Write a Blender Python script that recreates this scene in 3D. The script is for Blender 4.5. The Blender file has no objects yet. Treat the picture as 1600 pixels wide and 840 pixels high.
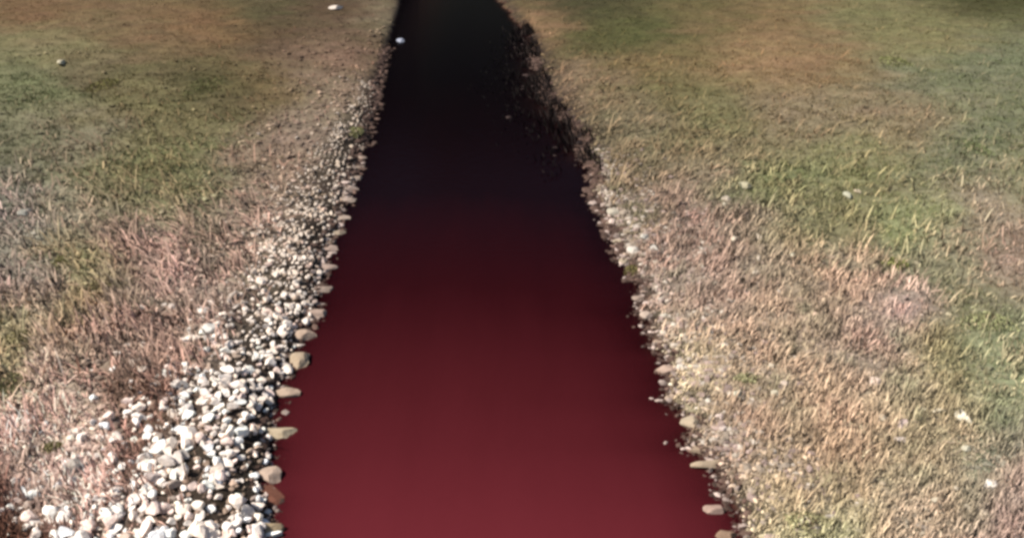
import bpy, math, random
import numpy as np
R = math.radians
rng = np.random.default_rng(7)
random.seed(7)
S = bpy.context.scene

# ------------------------------------------------------------------ camera
CAM_H, PITCH, HFOV = 12.0, 25.1, 60.0
cam = bpy.data.cameras.new('camera'); cam_o = bpy.data.objects.new('camera', cam)
S.collection.objects.link(cam_o)
cam_o.location = (0, 0, CAM_H); cam_o.rotation_euler = (R(90 - PITCH), 0, 0)
cam.angle = R(HFOV); cam.clip_start = 0.1; cam.clip_end = 9000
S.camera = cam_o

# ------------------------------------------------------------------ light
SUN_EL, SUN_AZ = 46.0, -95.0            # azimuth from +Y (upstream), negative = towards the left bank
w = bpy.data.worlds.new("World"); S.world = w; w.use_nodes = True
nt = w.node_tree; bg = nt.nodes['Background']
sky = nt.nodes.new('ShaderNodeTexSky'); sky.sky_type = 'NISHITA'; sky.sun_disc = False
sky.sun_elevation = R(SUN_EL); sky.sun_rotation = R(SUN_AZ); sky.air_density = 1.0; sky.dust_density = 1.5
nt.links.new(sky.outputs[0], bg.inputs['Color']); bg.inputs['Strength'].default_value = 0.06
sun = bpy.data.lights.new('sun', 'SUN'); sun.energy = 5.0; sun.angle = R(0.6); sun.color = (1.0, 0.93, 0.85)
sun_o = bpy.data.objects.new('sun', sun); S.collection.objects.link(sun_o)
sun_o.rotation_euler = (R(90 - SUN_EL), 0, R(180 - SUN_AZ))
sun_o.location = (-60, 40, 60)
S.view_settings.view_transform = 'Standard'; S.view_settings.look = 'None'
S.view_settings.exposure = 0.70; S.view_settings.gamma = 1.0
S.cycles.max_bounces = 4; S.cycles.diffuse_bounces = 2; S.cycles.glossy_bounces = 2
S.cycles.transparent_max_bounces = 6; S.cycles.use_denoising = True
S.cycles.filter_width = 3.1

# ------------------------------------------------------------------ noise
def _hash(i, j, seed):
    n = (i.astype(np.int64) * 374761393 + j.astype(np.int64) * 668265263 + seed * 1442695041) & 0x7fffffff
    n = ((n ^ (n >> 13)) * 1274126177) & 0x7fffffff
    n = (n ^ (n >> 16)) & 0xffff
    return n / 65535.0
def vnoise(x, y, seed=0):
    x = np.asarray(x, float); y = np.asarray(y, float)
    i = np.floor(x); j = np.floor(y); fx = x - i; fy = y - j
    fx = fx * fx * (3 - 2 * fx); fy = fy * fy * (3 - 2 * fy)
    a = _hash(i, j, seed); b = _hash(i + 1, j, seed); c = _hash(i, j + 1, seed); d = _hash(i + 1, j + 1, seed)
    return (a * (1 - fx) + b * fx) * (1 - fy) + (c * (1 - fx) + d * fx) * fy
def fbm(x, y, seed=0, octv=4):
    s = 0; a = 0.5; t = 0
    for k in range(octv):
        s = s + a * vnoise(np.asarray(x) * 2 ** k + 17.3 * k, np.asarray(y) * 2 ** k - 9.1 * k, seed + k); t += a; a *= 0.5
    return s / t

# ------------------------------------------------------------------ survey: turns a direction seen from the camera into a point on the ground
FP = 800 / math.tan(R(HFOV / 2))
def ray(px, py):
    a = (px - 800) / FP; b = (420 - py) / FP; p = R(PITCH)
    return (a, math.cos(p) + b * math.sin(p), -math.sin(p) + b * math.cos(p))
def flat(px, py, z=0.0):
    dx, dy, dz = ray(px, py); t = (z - CAM_H) / dz
    return dx * t, dy * t, t
LEFT = [(1060, 395), (940, 405), (840, 420), (760, 412), (700, 418), (640, 428), (590, 440), (560, 455), (520, 472), (480, 490),
        (440, 500), (400, 508), (350, 525), (300, 543), (250, 558), (200, 577), (150, 588), (100, 600), (60, 612), (30, 620), (0, 627), (-40, 640), (-90, 652)]
RIGHT = [(1060, 1260), (940, 1195), (840, 1152), (780, 1128), (740, 1112), (700, 1092), (640, 1066), (600, 1048), (560, 1036), (520, 1024), (480, 1005),
         (440, 990), (400, 970), (350, 948), (300, 928), (250, 915), (220, 908), (200, 897), (170, 872), (140, 850), (100, 842), (60, 828), (30, 803), (0, 779), (-40, 762), (-90, 748)]
def edge_table(lst):
    ys, xs = [], []
    for py, px in lst:
        x, y, _ = flat(px, py, 0.0); xs.append(x); ys.append(y)
    # carry on behind the camera and far upstream, where the river swings away to the left
    ys = [-60, 0] + ys; xs = [xs[0] - 3 * (1 if xs[0] < 0 else -1), xs[0]] + xs
    for yy, dx in ((220, -30), (320, -110), (420, -260), (3200, -4000)):
        ys.append(yy); xs.append(xs[-1] * 0 + dx + (6 if lst is RIGHT else -8))
    return np.array(ys), np.array(xs)
LY, LX = edge_table(LEFT); RY, RX = edge_table(RIGHT)
def xl(y): return np.interp(y, LY, LX) + 0.30 * (fbm(np.asarray(y) * 1.6, np.asarray(y) * 0, 3, 2) - 0.5)
def xr(y): return np.interp(y, RY, RX) + 0.75 * (fbm(np.asarray(y) * 1.1, np.asarray(y) * 0 + 5, 5, 3) - 0.5)
def land(x, y):
    """signed distance out of the water: >0 on land; side -1 left, 1 right"""
    a = xl(y) - x; b = x - xr(y)
    return np.maximum(a, b), np.where(a > b, -1, 1)
def height(x, y):
    x = np.asarray(x, float); y = np.asarray(y, float)
    d, s = land(x, y)
    dl = np.maximum(d, 0)
    up_l = 0.50 * (1 - np.exp(-dl / 0.55)); up_r = 0.38 * (1 - np.exp(-dl / 0.7))
    z = np.where(s < 0, up_l, up_r) + 0.02 * np.minimum(dl, 40)
    far = np.clip((np.hypot(x, y) - 130) / 600, 0, 1)
    rough = np.clip(dl / 0.8, 0, 1)
    z = z + rough * (0.35 * (fbm(x * 0.22, y * 0.22, 11) - 0.5) + 0.26 * (fbm(x * 1.1, y * 1.1, 21) - 0.5) + 0.05 * (fbm(x * 3.3, y * 3.3, 31, 2) - 0.5))
    z = z + rough * far * 90 * fbm(x / 260, y / 260, 41)
    z = z + rough * 70 * np.clip((y - 135) / 160, 0, 1) ** 1.3 * (0.7 + 0.6 * fbm(x / 60, y / 60, 43))  # added unseen rise upstream that darkens the water's reflection
    dn = np.maximum(-d, 0)
    soft = np.where((s > 0) & (y > 34) & (y < 70), 2.2, 0.45)
    z = np.where(d < 0, -1.1 * (1 - np.exp(-dn / soft)), z)
    return z
def at(px, py, dz=0.0):
    z = 0.4
    for _ in range(8):
        x, y, t = flat(px, py, z + dz); z = 0.5 * z + 0.5 * max(0.0, float(height(x, y)))
    return x, y, z, t

# ------------------------------------------------------------------ what colour the ground itself has from place to place (survey of sRGB samples)
ANCH = [  # px, py, r, g, b
 (60,20,114,76,30),(200,60,112,85,42),(330,40,122,81,29),(100,72,119,113,62),(60,130,101,115,67),(330,140,62,69,15),(200,150,108,102,51),
 (150,120,89,77,47),(100,220,118,115,89),(250,260,108,112,52),(30,340,124,129,128),(50,440,140,129,137),(100,420,137,146,65),(230,380,146,117,112),
 (110,480,125,121,48),(300,440,156,137,129),(20,560,144,149,88),(100,600,189,168,159),(60,700,213,185,181),(20,820,86,42,19),(450,60,80,57,28),
 (400,140,111,88,33),(530,80,132,97,77),(520,150,128,106,88),(420,250,137,112,95),(480,200,130,110,98),(560,60,86,63,37),(600,30,123,110,84),
 (400,20,72,72,29),(540,20,80,47,23),(330,300,64,75,49),(200,300,107,111,61),(380,330,153,128,119),(180,520,160,133,126),(200,640,115,78,64),
 (290,290,124,138,80),(120,340,132,129,108),(260,180,111,105,51),(20,230,102,106,75),(850,40,135,94,54),(900,20,34,52,13),(980,50,67,81,15),
 (940,60,68,72,14),(1010,100,113,91,37),(900,130,128,102,76),(1000,200,114,107,77),(1200,40,120,89,43),(1350,30,105,105,54),(1160,80,142,105,58),
 (1550,100,97,110,79),(1450,130,98,111,78),(1550,2,60,65,14),(1250,180,125,110,81),(1400,180,133,111,84),(1530,220,98,114,80),(1100,190,110,107,59),
 (1200,300,104,123,63),(1300,330,114,119,69),(1420,380,118,139,74),(1590,390,144,114,110),(1560,330,153,132,123),(1500,450,117,126,90),(1560,520,121,138,104),
 (1400,480,165,136,145),(1550,620,126,145,106),(1560,720,114,128,110),(1590,800,149,128,130),(1300,460,160,134,119),(1250,600,157,142,118),(1400,620,173,157,130),
 (1300,760,164,132,110),(1050,350,140,113,111),(1100,450,149,129,124),(1200,500,151,135,116),(980,320,104,99,72),(1060,600,168,156,124),(1150,700,141,120,105),
 (1290,825,147,163,118),(1480,700,169,147,116),(1450,800,150,145,127),(1480,560,121,120,66),(1350,520,148,131,121),(1600,300,107,119,75),(1330,240,121,126,74),
 (1250,100,132,97,52),(1100,30,93,83,29),(1050,140,98,96,40),(1450,60,113,110,56),(1150,350,139,118,112),
]
def lin(c):
    c = np.asarray(c, float) / 255.0
    return np.where(c <= 0.04045, c / 12.92, ((c + 0.055) / 1.055) ** 2.4)
GAIN = 0.80                                  # turns what the camera saw into a surface's own colour
_ap = []
for a in ANCH:
    x, y, z, t = at(a[0], a[1]); _ap.append((x / max(y, 1), math.log(max(y, 1)), *(lin(a[2:5]) * GAIN)))
_ap = np.array(_ap)
def survey(x, y):
    x = np.asarray(x, float); y = np.asarray(y, float)
    wx = x + 1.6 * (fbm(x * 0.45, y * 0.45, 51, 3) - 0.5) * np.clip(y / 20, .5, 3)
    wy = y + 1.6 * (fbm(x * 0.45, y * 0.45, 61, 3) - 0.5) * np.clip(y / 20, .5, 3)
    yy = np.clip(wy, 8, 130); u = np.clip(wx / yy, -1.1, 1.1); v = np.log(yy)
    num = np.zeros(x.shape + (3,)); den = np.zeros(x.shape) + 1e-9
    for a in _ap:
        d2 = ((u - a[0]) / 0.055) ** 2 + ((v - a[1]) / 0.12) ** 2
        k = 1 / (0.8 + d2) ** 2.2
        num += k[..., None] * a[2:5]; den += k
    c = num / den[..., None]
    lum = c @ np.array([.3, .55, .15])
    return c * 0.49 + 0.51 * lum[..., None] * np.array([1.13, 0.99, 0.76])

# ------------------------------------------------------------------ materials
def mat(name):
    m = bpy.data.materials.new(name); m.use_nodes = True
    n = m.node_tree; b = n.nodes['Principled BSDF']; return m, n, b
def nn(n, t, **k):
    o = n.nodes.new(t)
    for a, v in k.items(): setattr(o, a, v)
    return o
def ramp(n, src, stops):
    r = nn(n, 'ShaderNodeValToRGB'); n.links.new(src, r.inputs['Fac'])
    e = r.color_ramp.elements
    while len(e) < len(stops): e.new(0.5)
    for q, (p, c) in zip(e, stops):
        q.position = p; q.color = (*c, 1) if len(c) == 3 else c
    return r
def noise(n, co, scale, detail=4, rough=0.55):
    t = nn(n, 'ShaderNodeTexNoise'); t.inputs['Scale'].default_value = scale
    t.inputs['Detail'].default_value = detail; t.inputs['Roughness'].default_value = rough
    n.links.new(co, t.inputs['Vector']); return t.outputs['Fac']
def mulc(n, a, b):
    m = nn(n, 'ShaderNodeMix', data_type='RGBA', blend_type='MULTIPLY'); m.inputs['Factor'].default_value = 1
    n.links.new(a, m.inputs['A']); n.links.new(b, m.inputs['B']); return m.outputs['Result']

def ground_material():
    m, n, b = mat('ground')
    co = nn(n, 'ShaderNodeNewGeometry').outputs['Position']
    c = nn(n, 'ShaderNodeVertexColor', layer_name='tint').outputs['Color']
    g = lambda v: (v, v, v)
    f1 = ramp(n, noise(n, co, 0.9, 6, 0.65), [(0.3, g(0.72)), (0.7, g(1.25))]).outputs['Color']
    f2 = ramp(n, noise(n, co, 5.5, 5, 0.7), [(0.33, (0.62, 0.58, 0.52)), (0.5, (1, 1, 1)), (0.68, (1.35, 1.32, 1.28))]).outputs['Color']
    f3 = ramp(n, noise(n, co, 0.35, 3, 0.6), [(0.35, (0.95, 1.0, 0.92)), (0.65, (1.05, 1.0, 1.02))]).outputs['Color']
    c = mulc(n, mulc(n, mulc(n, c, f1), f2), f3)
    n.links.new(c, b.inputs['Base Color']); b.inputs['Roughness'].default_value = 0.95
    b.inputs['Specular IOR Level'].default_value = 0.1
    bp = nn(n, 'ShaderNodeBump'); bp.inputs['Strength'].default_value = 0.8; bp.inputs['Distance'].default_value = 0.05
    n.links.new(noise(n, co, 9, 6, 0.7), bp.inputs['Height']); n.links.new(bp.outputs['Normal'], b.inputs['Normal'])
    return m
def stone_material(name, rand=True, rough=0.85, spec=0.2):
    """colour comes from the stone's own 'tint' (stuff) or from its object colour (single stones)"""
    m, n, b = mat(name)
    if rand: c = nn(n, 'ShaderNodeObjectInfo').outputs['Color']
    else: c = nn(n, 'ShaderNodeVertexColor', layer_name='tint').outputs['Color']
    co = nn(n, 'ShaderNodeNewGeometry').outputs['Position']
    f1 = ramp(n, noise(n, co, 6, 5, 0.65), [(0.3, (0.80, 0.76, 0.71)), (0.5, (1, 1, 1)), (0.75, (1.1, 1.08, 1.05))]).outputs['Color']
    f2 = ramp(n, noise(n, co, 28, 4, 0.7), [(0.30, (0.78, 0.72, 0.66)), (0.46, (1, 1, 1))]).outputs['Color']
    n.links.new(mulc(n, mulc(n, c, f1), f2), b.inputs['Base Color'])
    b.inputs['Roughness'].default_value = rough; b.inputs['Specular IOR Level'].default_value = spec
    bp = nn(n, 'ShaderNodeBump'); bp.inputs['Strength'].default_value = 0.6; bp.inputs['Distance'].default_value = 0.02
    n.links.new(noise(n, co, 18, 5, 0.65), bp.inputs['Height']); n.links.new(bp.outputs['Normal'], b.inputs['Normal'])
    return m
def leaf_material(name):
    m, n, b = mat(name)
    c = nn(n, 'ShaderNodeVertexColor', layer_name='tint').outputs['Color']
    co = nn(n, 'ShaderNodeNewGeometry').outputs['Position']
    f = ramp(n, noise(n, co, 7, 3), [(0.3, (0.8, 0.78, 0.7)), (0.7, (1.15, 1.12, 1.05))]).outputs['Color']
    n.links.new(mulc(n, c, f), b.inputs['Base Color'])
    b.inputs['Roughness'].default_value = 0.8; b.inputs['Specular IOR Level'].default_value = 0.1
    b.inputs['Subsurface Weight'].default_value = 0
    return m
def water_material():
    m, n, b = mat('red_water')
    co = nn(n, 'ShaderNodeNewGeometry').outputs['Position']
    d = nn(n, 'ShaderNodeVertexColor', layer_name='painted_tone')          # R: red tone with painted dark reflection and bank shade, G: how shallow
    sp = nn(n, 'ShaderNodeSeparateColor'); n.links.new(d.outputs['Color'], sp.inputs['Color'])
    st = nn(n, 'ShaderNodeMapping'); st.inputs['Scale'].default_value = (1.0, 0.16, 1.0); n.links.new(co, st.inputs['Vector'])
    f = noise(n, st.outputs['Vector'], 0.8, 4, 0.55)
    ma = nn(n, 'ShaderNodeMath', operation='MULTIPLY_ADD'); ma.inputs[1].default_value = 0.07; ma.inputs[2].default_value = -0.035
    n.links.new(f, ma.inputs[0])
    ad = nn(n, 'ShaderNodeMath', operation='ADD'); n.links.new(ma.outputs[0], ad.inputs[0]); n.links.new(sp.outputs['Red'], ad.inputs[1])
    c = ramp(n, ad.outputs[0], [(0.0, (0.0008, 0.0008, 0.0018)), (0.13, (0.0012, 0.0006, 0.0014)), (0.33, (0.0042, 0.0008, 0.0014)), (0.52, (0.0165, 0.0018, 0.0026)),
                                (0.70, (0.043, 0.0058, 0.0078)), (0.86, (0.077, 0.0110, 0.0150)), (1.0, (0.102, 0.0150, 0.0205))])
    n.links.new(c.outputs['Color'], b.inputs['Base Color'])
    b.inputs['Roughness'].default_value = 0.12; b.inputs['IOR'].default_value = 1.07; b.inputs['Specular IOR Level'].default_value = 0.3
    al = nn(n, 'ShaderNodeMath', operation='MULTIPLY_ADD'); al.inputs[1].default_value = -0.72; al.inputs[2].default_value = 1.0
    n.links.new(sp.outputs['Green'], al.inputs[0]); n.links.new(al.outputs[0], b.inputs['Alpha'])
    bp = nn(n, 'ShaderNodeBump'); bp.inputs['Strength'].default_value = 0.25; bp.inputs['Distance'].default_value = 0.03
    mp = nn(n, 'ShaderNodeMapping'); mp.inputs['Scale'].default_value = (1.0, 2.2, 1.0); n.links.new(co, mp.inputs['Vector'])
    n.links.new(noise(n, mp.outputs['Vector'], 2.2, 4, 0.5), bp.inputs['Height']); n.links.new(bp.outputs['Normal'], b.inputs['Normal'])
    return m
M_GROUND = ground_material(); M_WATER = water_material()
M_STONE = stone_material('stone'); M_PEB = stone_material('pebble', rand=False)
M_WET = stone_material('wet_stone', rand=False, rough=0.7, spec=0.1)
M_LEAF = leaf_material('leaf')

# ------------------------------------------------------------------ mesh building
def link(name, me, m=None, parent=None, **props):
    o = bpy.data.objects.new(name, me); S.collection.objects.link(o)
    if m is not None and me is not None and not me.materials: me.materials.append(m)
    if parent: o.parent = parent
    for k, v in props.items(): o[k] = v
    return o
def raw_mesh(name, V, F, k, col=None, layer='tint', smooth=False):
    """V (n,3), F (m,k) with k corners each, col (n,3) per vertex"""
    me = bpy.data.meshes.new(name)
    V = np.ascontiguousarray(V, np.float32); F = np.ascontiguousarray(F, np.int32)
    me.vertices.add(len(V)); me.vertices.foreach_set('co', V.ravel())
    me.loops.add(F.size); me.loops.foreach_set('vertex_index', F.ravel())
    me.polygons.add(len(F)); me.polygons.foreach_set('loop_start', np.arange(0, F.size, k, dtype=np.int32))
    me.update(calc_edges=True)
    me.polygons.foreach_set('use_smooth', np.full(len(F), smooth))
    if col is not None:
        ca = me.color_attributes.new(layer, 'FLOAT_COLOR', 'POINT')
        c4 = np.ones((len(V), 4), np.float32); c4[:, :3] = col; ca.data.foreach_set('color', c4.ravel())
    me.update(); return me
def grid_mesh(name, X, Y, Z, col, layer='tint'):
    ny, nx = X.shape
    V = np.stack([X, Y, Z], -1).reshape(-1, 3)
    i = np.arange(ny * nx).reshape(ny, nx)
    F = np.stack([i[:-1, :-1], i[:-1, 1:], i[1:, 1:], i[1:, :-1]], -1).reshape(-1, 4)
    return raw_mesh(name, V, F, 4, col.reshape(-1, 3), layer, True)

# packed strip
def cobble_width(y):      # how far the packed strip reaches back from the water
    return np.interp(y, [0, 13, 14.5, 17, 20, 24, 30, 38, 44, 60], [5.4, 5.0, 4.1, 2.8, 2.7, 2.2, 2.2, 1.9, 1.0, 0.4])
# ------------------------------------------------------------------ ground, one sheet out to the horizon
ys = [-60.0]
while ys[-1] < 3000:
    y = ys[-1]
    ys.append(y + (3 if y < 4 else 0.13 if y < 24 else 0.13 + 0.0045 * (y - 24) if y < 130 else 0.08 * (y - 122)))
ys = np.array(ys)
ax = [0.0]
while ax[-1] < 3000:
    a = ax[-1]; ax.append(a + (0.16 if a < 11 else 0.3 if a < 36 else 0.6 if a < 56 else 0.12 * (a - 50)))
xs = np.array([-a for a in ax[:0:-1]] + ax)
GX, GY = np.meshgrid(xs, ys)
GZ = height(GX, GY)
col = survey(GX, GY)
d_, s_ = land(GX, GY)
near = np.clip(1.5 - d_ / np.where(s_ < 0, cobble_width(GY) * 0.75, 0.75 + 0.9 * np.exp(-((GY - 47) / 12) ** 2)), 0, 1)[..., None] * np.where(s_ < 0, 0.92, 0.85)[..., None]
near = near * np.where(s_ > 0, np.clip(2.2 * fbm(GX * 1.7, GY * 1.7, 95, 3) - .1, 0, 1), 1)[..., None]             # shade painted in cobble gaps and along the right bank, over damp earth
col = col * (1 - near) + np.array([0.028, 0.020, 0.016]) * near
bed = (d_ < 0.05)[..., None]
added_dark_hill = np.clip((GY - 120) / 30, 0, 1)[..., None] * 1.0                                    # added dark hill upstream, out of view, for the water to reflect
col = col * (1 - added_dark_hill) + np.array([0.016, 0.018, 0.013]) * added_dark_hill
col = np.where(bed, np.array([0.060, 0.026, 0.020]), col)
link('ground', grid_mesh('ground', GX, GY, GZ, col), M_GROUND, kind='structure')

# ------------------------------------------------------------------ water
wy = ys[(ys < 700)]; wy = np.concatenate([wy[wy < 24][::2], wy[wy >= 24]])
tt = np.linspace(0, 1, 61)
a = xl(wy) - 0.9; b_ = xr(wy) + 0.9
WX = a[:, None] + (b_ - a)[:, None] * tt[None]; WY = np.repeat(wy[:, None], 61, 1)
WZ = np.zeros_like(WX)
# dark reflection painted in: red near, black upstream; bank shade along both edges
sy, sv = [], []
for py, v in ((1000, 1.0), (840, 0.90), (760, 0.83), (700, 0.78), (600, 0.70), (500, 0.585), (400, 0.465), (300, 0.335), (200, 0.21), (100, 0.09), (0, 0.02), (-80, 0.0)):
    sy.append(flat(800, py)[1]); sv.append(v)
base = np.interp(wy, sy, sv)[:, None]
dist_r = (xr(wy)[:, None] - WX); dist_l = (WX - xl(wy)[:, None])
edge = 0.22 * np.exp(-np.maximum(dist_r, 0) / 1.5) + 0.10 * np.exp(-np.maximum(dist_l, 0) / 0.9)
painted_tone = np.clip(base * (1 - edge), 0, 1)
shallow = np.clip(np.exp(-np.maximum(np.minimum(dist_l, dist_r), 0) / 0.28), 0, 1)
shoal = np.exp(-np.maximum(dist_r, 0) / 1.1) * np.clip((WY - 34) / 4, 0, 1) * np.clip((72 - WY) / 10, 0, 1)
shallow = np.maximum(shallow, 0.75 * shoal)
link('water', grid_mesh('water', WX, WY, WZ, np.stack([painted_tone, shallow, np.zeros_like(painted_tone)], -1), 'painted_tone'), M_WATER, kind='structure')

# ------------------------------------------------------------------ stones
def ico(sub):
    bpy_me = bpy.data.meshes.new('tmp')
    import bmesh
    bm = bmesh.new(); bmesh.ops.create_icosphere(bm, subdivisions=sub, radius=1.0)
    V = np.array([v.co[:] for v in bm.verts]); F = np.array([[v.index for v in f.verts] for f in bm.faces])
    bm.free(); bpy.data.meshes.remove(bpy_me); return V, F
ICO1, ICO2, ICO3 = ico(1), ico(2), ico(3)
def rock_shape(base, r, planes=9, lo=0.55, hi=0.85, jit=0.04):
    V, F = base; V = V.copy()
    for _ in range(planes):
        n = r.normal(size=3); n /= np.linalg.norm(n); c = r.uniform(lo, hi)
        s = V @ n; over = np.maximum(s - c, 0); V -= over[:, None] * n
    V += r.normal(size=V.shape) * jit
    V /= np.abs(V).max(0)
    return V, F
def scatter_mesh(name, shapes, P, Sz, rotz, tilt, col, m, label=None, **props):
    """many stones in one mesh. P (n,3), Sz (n,3) half sizes"""
    n = len(P); pick = rng.integers(0, len(shapes), n)
    Vs, Fs, Cs, off = [], [], [], 0
    cz, sz = np.cos(rotz), np.sin(rotz); ct, s_t = np.cos(tilt), np.sin(tilt)
    for k, (V, F) in enumerate(shapes):
        id_ = np.nonzero(pick == k)[0]
        if not len(id_): continue
        v = V[None] * Sz[id_][:, None]
        x, y, z = v[..., 0], v[..., 1], v[..., 2]
        c, s = ct[id_][:, None], s_t[id_][:, None]; y, z = y * c - z * s, y * s + z * c
        c, s = cz[id_][:, None], sz[id_][:, None]; x, y = x * c - y * s, x * s + y * c
        v = np.stack([x, y, z], -1) + P[id_][:, None]
        nv = V.shape[0]
        Vs.append(v.reshape(-1, 3)); Fs.append((F[None] + (np.arange(len(id_)) * nv)[:, None, None]).reshape(-1, 3) + off)
        Cs.append(np.repeat(col[id_], nv, 0)); off += len(id_) * nv
    me = raw_mesh(name, np.concatenate(Vs), np.concatenate(Fs), 3, np.concatenate(Cs))
    o = link(name, me, m, **props)
    if label: o['label'] = label
    return o
r0 = np.random.default_rng(3)
PEB_SH = [rock_shape(ICO1, r0, 3, 0.6, 0.9, 0.09) for _ in range(10)]
COB_SH = [rock_shape(ICO2, r0, 7, 0.28, 0.72, 0.03) for _ in range(14)]
BIG_SH = [rock_shape(ICO3, r0, 12, 0.5, 0.85, 0.012) for _ in range(8)]

# --- pale cobbles packed along the left bank
pts = []
y = 10.0
while y < 50:
    st = 0.182 if y < 20 else 0.175 if y < 30 else 0.20
    x = -0.05
    while x > -7:
        pts.append((x + random.uniform(-.27, .27) * st + (st * .5 if int(y * 1000) % 2 else 0), y + random.uniform(-.27, .27) * st)); x -= st
    y += st * 0.9
pts = np.array(pts)
dd = -pts[:, 0]; cy = pts[:, 1]; cx = xl(cy) - dd
wv = cobble_width(cy) * (0.85 + 0.5 * fbm(cx * 0.8, cy * 0.8, 71, 3))
keep = (dd < wv) | (rng.random(len(dd)) < 0.5 * np.exp(-np.maximum(dd - wv, 0) / 0.6))
keep &= (rng.random(len(dd)) > .72) | (vnoise(cx * 4.2, cy * 4.2, 78) > .33)
fringe = np.clip((dd / wv - .55) / .6, 0, 1)
keep &= rng.random(len(dd)) > fringe * np.clip(2.6 * fbm(cx * .9, cy * .9, 79, 3) - .55, 0, .85)
keep &= rng.random(len(dd)) > np.where(fbm(cx * 1.3, cy * 1.3, 77, 3) < 0.39, 0.36, 0.06)
cx, cy = cx[keep], cy[keep]; n = len(cx)
size = 0.074 * np.exp(np.clip(rng.normal(size=n), -2.2, 2.0) * 0.36) * np.interp(cy, [12, 18, 24, 40], [1.32, 1.16, .85, .75])
Sz = np.stack([size * rng.uniform(1.0, 1.5, n), size * rng.uniform(0.8, 1.15, n), size * rng.uniform(0.6, 0.95, n)], -1)
cz = height(cx, cy) + Sz[:, 2] * rng.uniform(0.3, 0.6, n)
hue = rng.random(n); tone = rng.normal(size=n) * 0.12
PALE = [('chalk white', (0.86, 0.775, 0.70)), ('cream', (0.80, 0.69, 0.59)), ('pinkish', (0.72, 0.57, 0.50)), ('light grey', (0.54, 0.48, 0.43)), ('dull brown', (0.30, 0.24, 0.20))]
cls = np.select([hue < 0.58, hue < 0.80, hue < 0.91, hue < 0.97], [0, 1, 2, 3], 4)
ccol = np.array([p[1] for p in PALE])[cls]
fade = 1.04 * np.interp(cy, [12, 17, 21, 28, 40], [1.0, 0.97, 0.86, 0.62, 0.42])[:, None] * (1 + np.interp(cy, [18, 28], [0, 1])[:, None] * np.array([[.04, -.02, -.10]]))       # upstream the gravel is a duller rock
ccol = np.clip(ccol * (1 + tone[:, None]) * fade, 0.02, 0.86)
rz = math.pi * 0.72 + rng.normal(size=n) * 0.7; tl = rng.normal(size=n) * 0.22
# which ones show largest in view
def project(x, y, z):
    p = R(PITCH); zc = z - CAM_H
    dep = y * math.cos(p) - zc * math.sin(p); up = y * math.sin(p) + zc * math.cos(p)
    return 800 + FP * x / dep, 420 - FP * up / dep, dep
px, py, dep = project(cx, cy, cz)
vis = (px > 4) & (px < 1596) & (py > 4) & (py < 836)
app = np.where(vis, size * Sz[:, 0] / dep ** 2, -1)
big = np.argsort(-app)[:255]
mask = np.zeros(n, bool); mask[big] = True
COB_ME = []
for k, (V, F) in enumerate(COB_SH):
    me = raw_mesh('river_stone', V, F, 3); me.materials.append(M_STONE); COB_ME.append(me)
BIG_ME = []
for k, (V, F) in enumerate(BIG_SH):
    me = raw_mesh('boulder', V, F, 3); me.materials.append(M_STONE); BIG_ME.append(me)
def single(me, name, loc, half, rot, colr, label, cat='stone', group=None):
    o = bpy.data.objects.new(name, me); S.collection.objects.link(o)
    o.location = loc; o.scale = half; o.rotation_euler = rot; o.color = (*[float(q) for q in colr], 1)
    o['label'] = label; o['category'] = cat
    if group: o['group'] = group
    return o
med = np.median(size[big])
MARK = [(640, 'well above cream edge slab'), (680, 'level with cream edge slab'), (705, 'just below cream edge slab'), (725, 'level with pinkish edge stone'), (750, 'just below pinkish edge stone'), (775, 'level with drowned brown stone'), (800, 'just above tan edge stone'), (820, 'level with tan edge stone'), (9999, 'at photo bottom')]
labs = {}
for i in big:
    dist_w = xl(cy[i]) - cx[i]
    where = 'at the waterline' if dist_w < 0.6 else 'on the river side' if dist_w < 1.4 else 'mid bank' if dist_w < 2.3 else 'on the inland side' if dist_w < 3.2 else 'at the inland fringe'
    flatn = Sz[i][2] / Sz[i][0]; lng = Sz[i][0] / Sz[i][1]
    form = 'long' if lng > 1.45 else 'flat' if flatn < 0.55 else 'blocky' if flatn > 0.72 else 'rounded'
    row = next(t for v, t in MARK if py[i] < v)
    size_word = 'big' if size[i] > med * 1.2 else 'small' if size[i] < med * 0.85 else ''
    lab = f"{size_word} {form} {PALE[cls[i]][0]} cobble {where}, {row}".strip()
    labs.setdefault(lab, []).append(i)
bigset = np.array(list(big)); fin = {}
for lab, ids in labs.items():
    for i in ids:
        if len(ids) > 3:
            nb = bigset[np.argsort((cx[bigset] - cx[i]) ** 2 + (cy[bigset] - cy[i]) ** 2)[1]]
            nw = {0: 'white', 1: 'cream', 2: 'pinkish', 3: 'grey', 4: 'brown'}[int(cls[nb])]
            sd = 'left' if px[nb] < px[i] else 'right'
            fin.setdefault(f"{lab}, {nw} {sd} neighbour", []).append(i)
        else: fin.setdefault(lab, []).append(i)
for lab, ids in fin.items():
  ids = sorted(ids, key=lambda q: px[q])
  for r_, i in enumerate(ids):
    full = lab
    if len(ids) in (2, 3):
        full = ['leftmost', 'middle', 'rightmost'][r_ if len(ids) == 3 else r_ * 2] + ' ' + lab
    full = full.replace('at the inland fringe', 'far inland').replace('on the inland side', 'mid inland').replace('on the river side', 'riverward').replace('at the waterline', 'at waterline')
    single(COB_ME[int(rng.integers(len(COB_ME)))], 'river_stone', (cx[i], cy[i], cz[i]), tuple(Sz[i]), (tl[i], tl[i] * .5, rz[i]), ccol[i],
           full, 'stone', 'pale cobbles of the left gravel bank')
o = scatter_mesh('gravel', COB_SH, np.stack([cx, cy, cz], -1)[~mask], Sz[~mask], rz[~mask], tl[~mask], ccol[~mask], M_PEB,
                 'pale cobbles and gravel packed along the left bank', kind='stuff', category='gravel')

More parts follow.
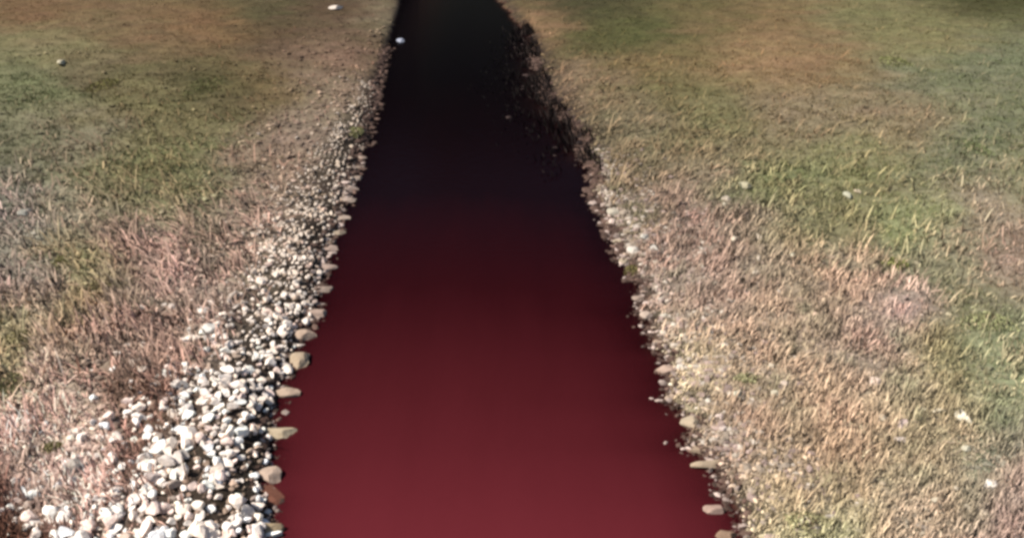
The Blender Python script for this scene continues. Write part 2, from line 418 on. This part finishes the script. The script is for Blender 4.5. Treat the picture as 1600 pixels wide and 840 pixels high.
# --- small pebbles and clods over both banks
def sample_land(n, ymin, ymax, power, xspan):
    """points on land, thinner with distance, over and a little past the view"""
    u = rng.random(n); e = 1 - power
    y = (ymin ** e + u * (ymax ** e - ymin ** e)) ** (1 / e)
    x = (rng.random(n) * 2 - 1) * (0.66 * y * 1.05 + 3.0) * xspan
    d, s = land(x, y); k = d > 0.02
    return x[k], y[k], d[k], s[k]
x, y, d, s = sample_land(150000, 11.0, 70, 1.1, 1.0)
stony = np.where(s < 0, np.interp(d, [0, 2.5, 5, 9, 14], [1.0, 0.62, 0.30, 0.12, 0.03]), np.interp(d, [0, 1.0, 3, 6.5, 8.5], [1.0, 0.5, 0.30, 0.22, 0.03]))
stony = np.where((s > 0) & (d < 0.35), stony * .3, stony)
stony = stony * (0.4 + 1.2 * fbm(x * 0.5, y * 0.5, 81, 3)) * np.interp(y, [12, 30, 50, 70], [1, 0.9, 0.5, 0.12])
stony = np.where((s < 0) & (d < cobble_width(y) * .9), stony * 0.14, stony)
k = rng.random(len(x)) < stony
x, y, d, s = x[k], y[k], d[k], s[k]; n = len(x)
size = 0.030 * np.exp(np.clip(rng.normal(size=n), -2, 1.8) * 0.45) * np.interp(y, [12, 25, 60], [1, 1.25, 1.8]) * np.where(s < 0, np.interp(d, [2, 3.5, 8], [1.25, 1.3, 1.1]), 1.0)
Sz = np.stack([size * rng.uniform(1, 1.7, n), size, size * rng.uniform(.45, .8, n)], -1)
c = survey(x, y)
pale = rng.random(n)[:, None]
strip = (np.exp(-d / 1.2))[:, None]
lift = np.where(s[:, None] < 0, 0.75 + 1.5 * pale ** 2, 0.85 + 0.9 * pale ** 3) + strip * pale * np.where(s[:, None] < 0, .7, 1.3)
c = np.clip(c * lift * (1 + rng.normal(size=(n, 1)) * 0.15), 0.01, 0.75)
c = c * np.array([1.03, 0.98, 0.98])
link_peb = scatter_mesh('pebbles', PEB_SH, np.stack([x, y, height(x, y) + Sz[:, 2] * 0.45], -1), Sz, rng.uniform(0, 6.3, n), rng.normal(size=n) * .35, c, M_PEB,
             'small brown and pinkish pebbles strewn over both banks', kind='stuff', category='pebbles')

# --- pale rubble along the top of the right bank
n = 9000
y = 12 + rng.random(n) * 26; d = np.abs(rng.normal(size=n)) * np.interp(y, [12, 18, 30, 38], [.9, 1.1, 1.2, .7]) + .3; x = xr(y) + d
k = rng.random(n) < np.interp(y, [12, 17, 22, 32, 38], [.3, .45, .6, .45, .05]) * np.clip(3 * fbm(x * 1.2, y * 1.2, 121, 3) - .8, 0, 1)
x, y = x[k], y[k]; n = len(x); size = 0.050 * np.exp(np.clip(rng.normal(size=n), -2, 1.7) * .45)
Sz = np.stack([size * rng.uniform(1, 1.7, n), size, size * rng.uniform(.5, .8, n)], -1); q = rng.random((n, 1))
scatter_mesh('rubble', PEB_SH, np.stack([x, y, height(x, y) + Sz[:, 2] * .2], -1), Sz, rng.normal(size=n) * .8, rng.normal(size=n) * .3,
             np.where(q < .22, [[.42, .37, .31]], np.where(q < .65, [[.26, .215, .17]], [[.27, .205, .18]])) * (1 + rng.normal(size=(n, 1)) * .18), M_PEB, 'pale grey and pinkish rubble along the top of the right bank', kind='stuff', category='gravel')

# --- dark wet stones showing through the far shallows below the right bank
n = 110
y = rng.uniform(34, 66, n); off = rng.exponential(0.75, n); x = xr(y) + 0.5 - off
size = 0.10 * np.exp(rng.normal(size=n) * 0.35)
Sz = np.stack([size * 1.3, size, size * 0.7], -1)
z = np.maximum(height(x, y), -0.18) * 0 + np.where(off < 1.0, 0.03, -0.02) + rng.uniform(-0.06, 0.03, n)
z = np.maximum(z, height(x, y))
c = np.array([0.030, 0.020, 0.018])[None] * np.exp(rng.normal(size=(n, 1)) * 0.5)
scatter_mesh('wet_gravel', PEB_SH, np.stack([x, y, z], -1), Sz, rng.uniform(0, 6.3, n), rng.normal(size=n) * .3, c, M_WET,
             'dark wet gravel in the shallows of the far right bank', kind='stuff', category='gravel')

# --- slabs and boulders standing in the edge of the water, each its own
EDGE_L = [ # px, py, width px, height px, colour, label
 (570,207,14,7,(.30,.26,.24),'grey'), (566,226,15,6,(.30,.26,.24),'grey'), (566,241,16,6,(.33,.27,.25),'grey'), (564,256,17,6,(.30,.26,.24),'grey'), (560,272,18,7,(.32,.27,.25),'grey'),
 (552,289,22,9,(.38,.32,.31),'pinkish grey'), (548,307,22,8,(.36,.31,.30),'pinkish grey'), (537,334,26,9,(.40,.34,.32),'pinkish grey'), (530,357,22,8,(.32,.28,.24),'olive grey'),
 (521,382,34,9,(.38,.31,.30),'mauve'), (514,411,30,10,(.38,.31,.30),'mauve'), (508,446,34,11,(.37,.31,.29),'mauve'), (499,483,38,15,(.42,.34,.32),'pink'),
 (484,517,28,18,(.42,.34,.30),'pale brown'), (474,556,24,30,(.40,.34,.28),'upright cream'), (455,606,34,16,(.40,.33,.29),'pale brown'),
 (440,669,52,20,(.46,.41,.33),'cream'), (416,736,40,26,(.44,.36,.33),'pinkish'), (414,776,56,44,(.17,.075,.055),'red brown'), (404,820,60,30,(.36,.30,.22),'tan')]
NEIGH_L = ['far upstream, the smallest of the left edge', 'beside the dark water far upstream on the left', 'below the tiny grey one upstream on the left', 'just above the lowest small grey one on the left',
 'lowest of the small grey ones upstream on the left', 'first pinkish one down from the small grey ones', 'second pinkish one down from the small grey ones', 'where the water begins to redden, left edge',
 'above the row of three mauve slabs', 'topmost of the three mauve slabs', 'middle of the three mauve slabs', 'lowest of the three mauve slabs', 'just below the three mauve slabs',
 'between the pink slab and the upright stone', 'curving along the left waterline', 'below the upright cream stone', 'jutting farthest into the red water', 'above the drowned red brown boulder',
 'half drowned at the lower left waterline', 'at the very bottom of the left waterline']
EDGE_R = [(995,459,20,10,(.36,.30,.28),'mauve grey'), (1009,487,24,15,(.44,.38,.36),'pale round'), (1032,530,30,13,(.40,.33,.29),'pinkish'), (1036,570,32,15,(.44,.35,.32),'pink'),
 (1053,613,38,17,(.42,.35,.31),'pale pink'), (1076,655,34,24,(.42,.37,.31),'cream'), (1088,696,34,12,(.34,.28,.23),'thin tan'), (1100,718,56,18,(.40,.34,.28),'broad tan'), (1112,788,34,18,(.40,.31,.29),'rose'),
 (975,402,20,10,(.36,.32,.27),'grey brown'), (965,372,18,9,(.40,.36,.30),'pale grey'), (948,345,18,9,(.38,.35,.30),'cream grey'), (1130,828,30,20,(.26,.19,.15),'dark brown')]
NEIGH_R = ['at the right waterline above the pale round stone', 'sitting in a dark notch of the right waterline', 'first below the round stone on the right waterline', 'jutting from the right waterline above a dark gap',
 'below the dark gap of the right waterline', 'slanting down the right waterline', 'just above the broad tan slab on the right', 'lying longest into the water on the right', 'lowest pale one of the right waterline',
 'above the mauve grey stone on the right waterline', 'below the highest edge stone of the right waterline', 'highest edge stone of the right waterline', 'at the very bottom of the right waterline']
q = 0
for side, lst, nb in ((-1, EDGE_L, NEIGH_L), (1, EDGE_R, NEIGH_R)):
    for (px_, py_, wd, ht, cc, cname), where in zip(lst, nb):
        drowned = cname == 'red brown'
        x, y, t = flat(px_, py_ + (4 if not drowned else 0), 0.08 if not drowned else -0.05)
        mpp = t / FP                                # metres per pixel at that distance
        hx = wd * mpp * 0.5 * 1.35; cc = tuple(v * f_ for v, f_ in zip(cc, (.78, .72, .62)))
        dep_sin = CAM_H / math.hypot(y, CAM_H)       # how steeply we look down on it
        hz = min(0.17, 0.5 * ht * mpp * 0.9); hy = max(0.09, 0.5 * ht * mpp / dep_sin * 0.85)
        if side < 0 and py_ > 720: x += .22
        if side > 0: hx *= .85; hy *= .85
        if drowned: hz = 0.16
        single(BIG_ME[q % len(BIG_ME)], 'edge_stone', (x + side * hx * 0.30, y, (0.03 if not drowned else -0.07)), (hx, hy, hz), (0, 0, random.uniform(-.16, .16)), cc,
               f"{cname} stone {where}", 'stone', 'stones standing in the left waterline' if side < 0 else 'stones standing in the right waterline')
        q += 1
# the lone stones lying out on the grass and gravel
LONE = [(1507,652,26,26,(.80,.74,.58),'cream boulder split in two on the right grass, tallest of the pale stones there'),
 (1510,698,16,12,(.55,.52,.40),'dull cream stone just below the tall cream boulder on the right'),
 (1547,755,26,18,(.78,.72,.64),'white stone at the edge of the green grass in the lower right'),
 (1440,638,22,10,(.62,.56,.40),'yellowish stone left of the tall cream boulder'), (1468,640,26,9,(.66,.60,.46),'long flat yellowish stone touching another left of the cream boulder'),
 (1412,660,26,18,(.56,.44,.40),'pink stone above a flat white one on the right gravel'), (1409,685,24,12,(.72,.62,.54),'flat white stone under the pink stone on the right gravel'),
 (1369,594,20,14,(.70,.56,.46),'peach stone alone on the right gravel above the pink stone'), (1380,652,20,13,(.56,.48,.36),'tan stone left of the pink stone'),
 (1464,778,22,10,(.74,.66,.50),'ivory stone left of the white stone in the lower right'), (1538,800,16,20,(.58,.48,.36),'tan upright stone below the white stone in the lower right'),
 (1494,760,12,9,(.60,.52,.40),'small tan stone between the ivory and the white stone'),
 (1326,305,14,12,(.42,.42,.32),'small pale stone lying on the green grass of the right bank'), (1340,297,10,8,(.40,.34,.24),'smaller tan stone touching the pale one on green grass'),
 (1238,397,11,12,(.58,.54,.40),'pale stone with a dark hollow beside it on the right'), (1164,289,20,12,(.42,.39,.27),'yellowish stone where the right gravel meets the grass'),
 (1136,310,18,9,(.44,.38,.30),'long tan stone down from the yellowish grass edge stone'), (1134,312+6,10,7,(.40,.36,.28),'small tan stone under the long tan one'),
 (1147,371,10,14,(.62,.54,.42),'bright upright stone in the right gravel'), (1185,369,12,12,(.50,.42,.32),'sandy stone beside the bright upright stone'),
 (1187,402,9,14,(.58,.50,.40),'slim pale stone below the sandy stone'), (1183,424,18,8,(.60,.52,.42),'flat pale stone below the slim one'),
 (1008,368,14,11,(.52,.50,.44),'white stone near the right waterline by the dark water'), (990,389,22,13,(.56,.52,.46),'largest of the white stones near the dark water on the right'),
 (1024,386,16,12,(.48,.45,.40),'grey white stone right of the largest white one'), (960,329,24,12,(.46,.42,.34),'pale stone high on the right gravel strip'),
 (995,352,20,10,(.46,.40,.34),'pinkish white stone high on the right gravel strip'), (1053,505,12,10,(.66,.62,.54),'bright white stone by the olive streak of the right bank'),
 (1041,490,20,8,(.50,.46,.38),'slanting pale stone above the bright white one'), (1064,571,14,13,(.60,.56,.48),'white stone behind the pink edge stone on the right'),
 (1153,613,14,16,(.56,.54,.42),'greenish cream stone of a pair in the right gravel'), (1212,612,14,10,(.58,.54,.42),'paler partner of the greenish cream stone'),
 (1126,649,18,10,(.66,.54,.48),'pinkish white stone on the right gravel'), (1131,667,16,10,(.68,.58,.52),'white stone below the pinkish white one'),
 (1107,624,12,10,(.58,.54,.46),'small white stone right of the pale pink edge stone'), (1205,569,12,9,(.62,.54,.42),'peach stone in the middle of the right gravel'),
 (1228,598,18,11,(.56,.46,.38),'broad peach stone right of the greenish pair'),
 (524,11,20,9,(.50,.44,.38),'white slab far up the left bank'), (96,97,12,10,(.46,.42,.30),'lone pale stone on the far left grass'), (626,63,13,8,(.24,.26,.32),'bluish stone in the dark water far upstream'),
 (160,680,34,11,(.76,.70,.62),'long white slab at the top of the left gravel'), (320,486,26,22,(.58,.53,.48),'pale boulder among brown stones of the left bank'),
 (326,512,30,20,(.50,.48,.44),'grey boulder just below the pale boulder on the left bank'), (118,728,36,30,(.30,.27,.24),'grey boulder beside the dark hollow in the lower left'),
 (280,598,30,18,(.56,.51,.46),'big grey boulder above the white cobbles'), (235,745,40,26,(.36,.30,.28),'mauve grey boulder among the white cobbles'),
 (40,332,24,16,(.30,.29,.25),'weathered green grey boulder at the left edge'), (270,478,18,14,(.4,.34,.3),'small brown grey stone left of the pale boulder')]
for k, (px_, py_, wd, ht, cc, lab) in enumerate(LONE):
    inwater = 'dark water far upstream' in lab
    if inwater: x, y, t = flat(px_, py_, 0.05); z = 0.0
    else: x, y, z, t = at(px_, py_, 0.08)
    cc = tuple(v * (.80 if px_ > 800 else 1) for v in cc)
    mpp = t / FP; sn = CAM_H / math.hypot(y, CAM_H)
    hx = wd * mpp * 0.5; hz = min(hx * 0.75, ht * mpp * 0.45); hy = max(hx * .45, 0.5 * ht * mpp / sn * 0.7)
    single(BIG_ME[(k * 3 + 1) % len(BIG_ME)], 'boulder' if wd > 25 else 'stone', (x, y, float(height(x, y)) + hz * 0.30 + (.03 if px_ > 1060 else 0) if not inwater else z), (hx, hy, hz),
           (random.uniform(-.1, .1), random.uniform(-.1, .1), random.uniform(-.35, .35)), cc, lab, 'stone')

# ------------------------------------------------------------------ grass
def grass_mesh(name, x, y, hgt, wid, lean, colr, blades, label, m=M_LEAF, spread=0.06):
    n = len(x); N = n * blades
    X = np.repeat(x, blades); Y = np.repeat(y, blades); H = np.repeat(hgt, blades) * rng.uniform(.55, 1.15, N); W = np.repeat(wid, blades)
    sp = spread * np.repeat(np.clip(y / 22, .7, 3), blades)
    X = X + rng.normal(size=N) * sp; Y = Y + rng.normal(size=N) * sp
    Z = height(X, Y) - 0.02
    a = rng.uniform(0, math.tau, N); L = H * rng.uniform(.2, 1.0, N) * lean; f = a + rng.normal(size=N) * .8 + math.pi / 2
    bx, by = np.cos(f) * W * .5, np.sin(f) * W * .5
    A = np.stack([X - bx, Y - by, Z], -1); B = np.stack([X + bx, Y + by, Z], -1)
    M1 = np.stack([X + bx * .8 + np.cos(a) * L * .45, Y + by * .8 + np.sin(a) * L * .45, Z + H * .62], -1)
    T = np.stack([X + np.cos(a) * L, Y + np.sin(a) * L, Z + H], -1)
    V = np.stack([A, B, M1, T], 1).reshape(-1, 3); i = np.arange(N) * 4
    F = np.stack([np.stack([i, i + 1, i + 2], -1), np.stack([i, i + 2, i + 3], -1)], 1).reshape(-1, 3)
    C = np.repeat(colr, blades, 0) * (1 + rng.normal(size=(N, 1)) * .15); C = np.repeat(np.clip(C, .01, .7), 4, 0)
    me = raw_mesh(name, V, F, 3, C)
    return link(name, me, m, kind='stuff', label=label, category='grass')
x, y, d, s = sample_land(95000, 11.0, 120, 1.35, 1.0)
gd = np.where(s < 0, np.interp(d, [0, 1.2, 3, 5.5, 9], [0.02, 0.10, 0.28, 0.6, 1.0]), np.interp(d, [0, 1.0, 5, 7.5, 9], [0.05, 0.12, 0.25, 0.8, 1.0]))
gd = np.maximum(gd, np.interp(y, [35, 60], [0, .8]))
gd = gd * (0.45 + 1.0 * fbm(x * 0.35, y * 0.35, 91, 3))
gd = gd * np.where((s < 0) & (d < cobble_width(y)), .1, 1)
k = rng.random(len(x)) < gd; x, y, d, s = x[k], y[k], d[k], s[k]
c = survey(x, y); green = (c[:, 1] / c[:, 0])
c = c * 1.2
isg = green + rng.normal(size=len(x)) * .05 > 0.95
wid = 0.020 * np.clip(y / 18, .8, 5); hg = 0.080 * np.clip(y / 25, .8, 1.6)
gcol = c * np.array([0.94, 1.03, 0.90]); dcol = c * np.array([1.03, 1.0, 0.96])
hg = hg * np.interp(y, [30, 60], [1, .45]) * (.5 + 1.1 * fbm(x * 1.2, y * 1.2, 141, 3))
grass_mesh('green_grass', x[isg], y[isg], hg[isg], wid[isg], .9, gcol[isg], 7, 'short olive green grass on both banks')
grass_mesh('dry_grass', x[~isg], y[~isg], hg[~isg], wid[~isg], 1.1, dcol[~isg], 6, 'short dry brown grass on both banks')

# --- dead straw combed away from the river, pale and dark stalks mixed
def straw(name, x, y, length, wid, side, colr, label, up=0.35, az=None):
    n = len(x); a = np.where(side < 0, R(128), R(52)) + rng.normal(size=n) * 0.42 if az is None else az
    a = a + np.where(rng.random(n) < .35, math.pi, 0)
    z = height(x, y); el = np.abs(rng.normal(size=n)) * np.where(side < 0, up * np.interp(y, [15, 35], [1.4, .5]), up * np.interp(y, [18, 40], [1.6, .7]))
    dx, dy, dz = np.cos(a) * np.cos(el), np.sin(a) * np.cos(el), np.sin(el)
    bx, by = -np.sin(a) * wid * .5, np.cos(a) * wid * .5
    P0 = np.stack([x, y, z + 0.012], -1); D = np.stack([dx, dy, dz], -1) * length[:, None]; B = np.stack([bx, by, np.zeros(n)], -1)
    mid = P0 + D * .55 + np.array([0, 0, 1]) * (length * .10)[:, None]
    V = np.stack([P0 - B, P0 + B, mid + B * .9, mid - B * .9, P0 + D], 1).reshape(-1, 3); i = np.arange(n) * 5
    F = np.stack([np.stack([i, i + 1, i + 2], -1), np.stack([i, i + 2, i + 3], -1), np.stack([i + 3, i + 2, i + 4], -1)], 1).reshape(-1, 3)
    return link(name, raw_mesh(name, V, F, 3, np.repeat(np.clip(colr, .006, .75), 5, 0)), M_LEAF, kind='stuff', label=label, category='dry stalks')
x, y, d, s = sample_land(420000, 11.0, 90, 1.7, 1.0)
sd = np.where(s < 0, np.interp(d, [0, 1.2, 2.6, 9, 14], [0.0, 0.04, 1.0, 0.85, 0.45]), np.interp(d, [0, 0.4, 1.0, 6, 8, 12], [0.1, 0.5, 1.0, 0.95, 0.35, 0.2]))
sd = sd * np.interp(y, [12, 30, 45, 90], [0.85, .75, .32, .08]) * np.clip(2.4 * fbm(x * 0.8, y * 0.8, 101, 3) - .25, 0, 1)
sd = sd * np.where(s < 0, .62, .9) * np.where(s < 0, np.interp(d / cobble_width(y), [.45, 1.0], [.05, .9]), 1)
k = rng.random(len(x)) < sd; x, y, d, s = x[k], y[k], d[k], s[k]; n = len(x)
k = (s > 0) | (rng.random(n) < np.interp(y, [22, 40], [1, .35])); x, y, d, s = x[k], y[k], d[k], s[k]; n = len(x)
c = survey(x, y) * np.where(s[:, None] < 0, np.array([[1.19, 1.02, 1.08]]), np.array([[1.12, 1.03, 1.03]])); q = rng.random(n)
pk = fbm(x * 1.1, y * 1.1, 111, 3)[:, None] - .5; c = c * (1 + pk * np.array([[.9, .55, .65]]))
m_ = np.where(q < 0.22, rng.uniform(.12, .5, n), np.where(q < 0.72, rng.uniform(.9, 1.35, n), rng.uniform(1.4, 2.5, n)))
m_ = np.where(y > 34, 1 + (m_ - 1) * .5, m_)
sc = np.clip(y / 18, .8, 2.2) * np.where(s < 0, np.interp(y, [20, 45], [1, .6]), 1)
straw('dead_straw', x, y, 0.22 * sc * (.45 + 1.2 * np.clip(3 * fbm(x * 1.6, y * 1.6, 131, 3) - 1, 0, 1)) * rng.uniform(.4, 1.5, n) * np.where(s < 0, 1.75, 1.0), 0.022 * sc * rng.uniform(.6, 1.5, n) * np.where(s < 0, 1.4, 1.0), s, c * m_[:, None], 'flattened dead straw and stalks, pinkish tan, covering both banks')
# --- dead stalks standing in the shallows of the far right bank
n = 2600
y = rng.uniform(33, 68, n); off = rng.exponential(0.95, n) * np.interp(y, [33, 42, 55, 68], [.5, 1.4, 1.2, .4]); x = xr(y) + 0.35 - off
k = vnoise(x * 1.2, y * .6, 5) > .35; x, y, off = x[k], y[k], off[k]; n = len(x)
hh = rng.uniform(.25, .75, n) * np.exp(-np.maximum(off - .8, 0) / 2.0); ww = rng.uniform(.03, .06, n); a = rng.uniform(0, math.tau, n); z0 = np.maximum(height(x, y), -0.05)
tipx, tipy = x + rng.normal(size=n) * .12 - .1, y + rng.normal(size=n) * .12
V = np.stack([np.stack([x - ww / 2, y, z0], -1), np.stack([x + ww / 2, y, z0], -1), np.stack([(x + tipx) / 2 + ww / 2.5, (y + tipy) / 2, z0 + hh * .6], -1), np.stack([tipx, tipy, z0 + hh], -1)], 1).reshape(-1, 3)
i = np.arange(n) * 4; F = np.stack([np.stack([i, i + 1, i + 2], -1), np.stack([i, i + 2, i + 3], -1)], 1).reshape(-1, 3)
cc = np.array([.026, .019, .018])[None] * np.exp(rng.normal(size=(n, 1)) * .55) * np.exp(-np.maximum(off - .7, 0) / 1.2)[:, None]  # near-black stalk tone paints in the soft shadow along this bank
link('dead_reeds', raw_mesh('dead_reeds', V, F, 3, np.repeat(np.clip(cc, .004, .4), 4, 0)), M_LEAF, kind='stuff', label='ragged dead stalks standing in the dark shallows of the far right bank', category='reeds')
# --- damp clods and small stones jumbled along both waterlines
n = 5200
y = 11 + rng.random(n) ** 1.4 * 50; s = np.where(rng.random(n) < .42, -1, 1); off = rng.normal(size=n) * .16 + .03
x = np.where(s < 0, xl(y) - off, xr(y) + off)
size = 0.042 * np.exp(np.clip(rng.normal(size=n), -2, 1.6) * .5) * np.clip(y / 20, .9, 1.8)
Sz = np.stack([size * rng.uniform(1, 1.8, n), size, size * rng.uniform(.5, .8, n)], -1)
base_c = np.where(rng.random((n, 1)) < np.interp(y, [12, 28, 38], [.72, .78, 1.0])[:, None], np.array([[.075, .048, .038]]), np.array([[.30, .24, .21]]))
scatter_mesh('damp_stones', PEB_SH, np.stack([x, y, np.maximum(height(x, y), -0.02) + Sz[:, 2] * .2], -1), Sz, rng.uniform(0, 6.3, n), rng.normal(size=n) * .4,
             np.clip(base_c * np.exp(rng.normal(size=(n, 1)) * .35), .01, .6), M_WET, 'damp brown clods and small stones jumbled along both waterlines', kind='stuff', category='gravel')

# ------------------------------------------------------------------ low plants one can tell apart: stem > foliage
def plant(px_, py_, wpx, hpx, leafc, label, dens=1.0, name='low_shrub', cat='shrub'):
    x, y, z, t = at(px_, py_); mpp = t / FP; rad = wpx * mpp * .62
    sn = CAM_H / math.hypot(y, CAM_H); ry = max(rad * .5, hpx * mpp * .5 / sn * .8); hz = max(.09, min(.24, hpx * mpp * .30))
    root = bpy.data.objects.new(name, None); S.collection.objects.link(root)
    root.location = (x, y, float(height(x, y))); root['label'] = label; root['category'] = cat
    r = random.Random(int(px_ * 7 + py_))
    # stems
    V, F = [], []
    for k in range(9):
        a = r.uniform(0, math.tau); q = r.uniform(.3, .95); tx, ty, tz = math.cos(a) * rad * q, math.sin(a) * ry * q, hz * r.uniform(.5, .95)
        b0 = len(V); wv_ = .012
        for (cx_, cy_, cz_, w_) in ((0, 0, -.05, wv_), (tx * .5, ty * .5, tz * .7, wv_ * .7), (tx, ty, tz, wv_ * .3)):
            for j in range(3):
                g = j * math.tau / 3; V.append((cx_ + math.cos(g) * w_, cy_ + math.sin(g) * w_, cz_))
        for l in range(2):
            for j in range(3):
                a0 = b0 + l * 3 + j; a1 = b0 + l * 3 + (j + 1) % 3; F.append((a0, a1, a1 + 3, a0 + 3))
    sc_ = raw_mesh('stem', np.array(V), np.array(F), 4, np.tile(np.array([[.10, .07, .045]]), (len(V), 1)))
    link('stem', sc_, M_LEAF, root)
    nl = int(520 * dens)
    g = np.random.default_rng(int(px_ * 3 + py_))
    a = g.uniform(0, math.tau, nl); q = np.sqrt(g.random(nl)) * (0.75 + .5 * vnoise(np.cos(a) * 2 + 5, np.sin(a) * 2 + px_, 2))
    lx, ly = np.cos(a) * q * rad, np.sin(a) * q * ry
    lz = hz * (1 - .75 * q ** 2) * g.uniform(.25, 1.15, nl) * (0.6 + .8 * vnoise(lx * 4 + px_, ly * 4, 9))
    ls = (0.020 + 0.0007 * t) * g.uniform(.6, 1.4, nl)
    n1 = g.normal(size=(nl, 3)); n1 /= np.linalg.norm(n1, axis=1)[:, None]
    n2 = np.cross(n1, g.normal(size=(nl, 3))); n2 /= np.linalg.norm(n2, axis=1)[:, None]
    P = np.stack([lx, ly, lz], -1)
    Vq = np.stack([P - n1 * ls[:, None], P - n2 * ls[:, None] * .45, P + n1 * ls[:, None], P + n2 * ls[:, None] * .45], 1).reshape(-1, 3)
    Fq = np.arange(nl * 4).reshape(-1, 4)
    leafc = np.array(leafc); leafc = leafc * .6 + .4 * leafc.mean() * np.array([1.12, 1.08, .8])
    cc = np.repeat(leafc[None] * (1 + g.normal(size=(nl, 1)) * .28), 4, 0)
    link('foliage', raw_mesh('foliage', Vq, Fq, 4, np.clip(cc, .01, .5)), M_LEAF, root)
    return root
G = lambda *c: tuple(float(v) for v in lin(c) * 1.1)
for a in [
 (555,208,24,20,G(128,128,80),'yellow green tuft at the left waterline among the small grey edge stones'),
 (322,135,44,40,G(92,98,48),'dark green shrub highest on the left bank'),
 (55,150,70,44,G(104,118,78),'wide green shrub near the top left corner'),
 (290,298,36,34,G(124,128,86),'light green shrub in the middle of the left bank'),
 (100,412,34,36,G(140,136,74),'yellow green shrub at the left side above the dark hollow'),
 (245,262,60,40,G(112,112,66),'olive shrub above the light green shrub on the left bank'),
 (150,455,60,40,G(112,104,62),'brownish olive shrub beside the dark hollow on the left'),
 (35,530,50,36,G(128,118,74),'straw coloured shrub at the left edge of the photo'),
 (160,135,30,26,G(118,114,50),'mustard green shrub between the two dark green ones at the top left'),
 (20,600,36,44,G(126,124,78),'green shrub at the left edge above the lower gravel'),
 (80,700,30,26,G(140,132,84),'olive tuft beside the grey boulder in the lower left'),
 (989,425,20,22,G(118,108,58),'olive moss clump at the right waterline'),
 (1398,412,34,22,G(128,134,62),'bright green clump on the right bank above the pink gravel'),
 (1400,98,30,24,G(112,118,66),'green clump high on the right bank'),
 (1528,235,26,40,G(104,118,74),'dark green clump at the right side of the grass'),
 (1545,505,60,40,G(140,148,98),'pale green clump in the wide grass at the right edge'),
 (1262,818,70,44,G(158,154,108),'pale olive patch of plants at the bottom of the right gravel'),
 (1170,592,34,22,G(150,148,108),'grey green tuft between stones of the right gravel'),
]: plant(*a)
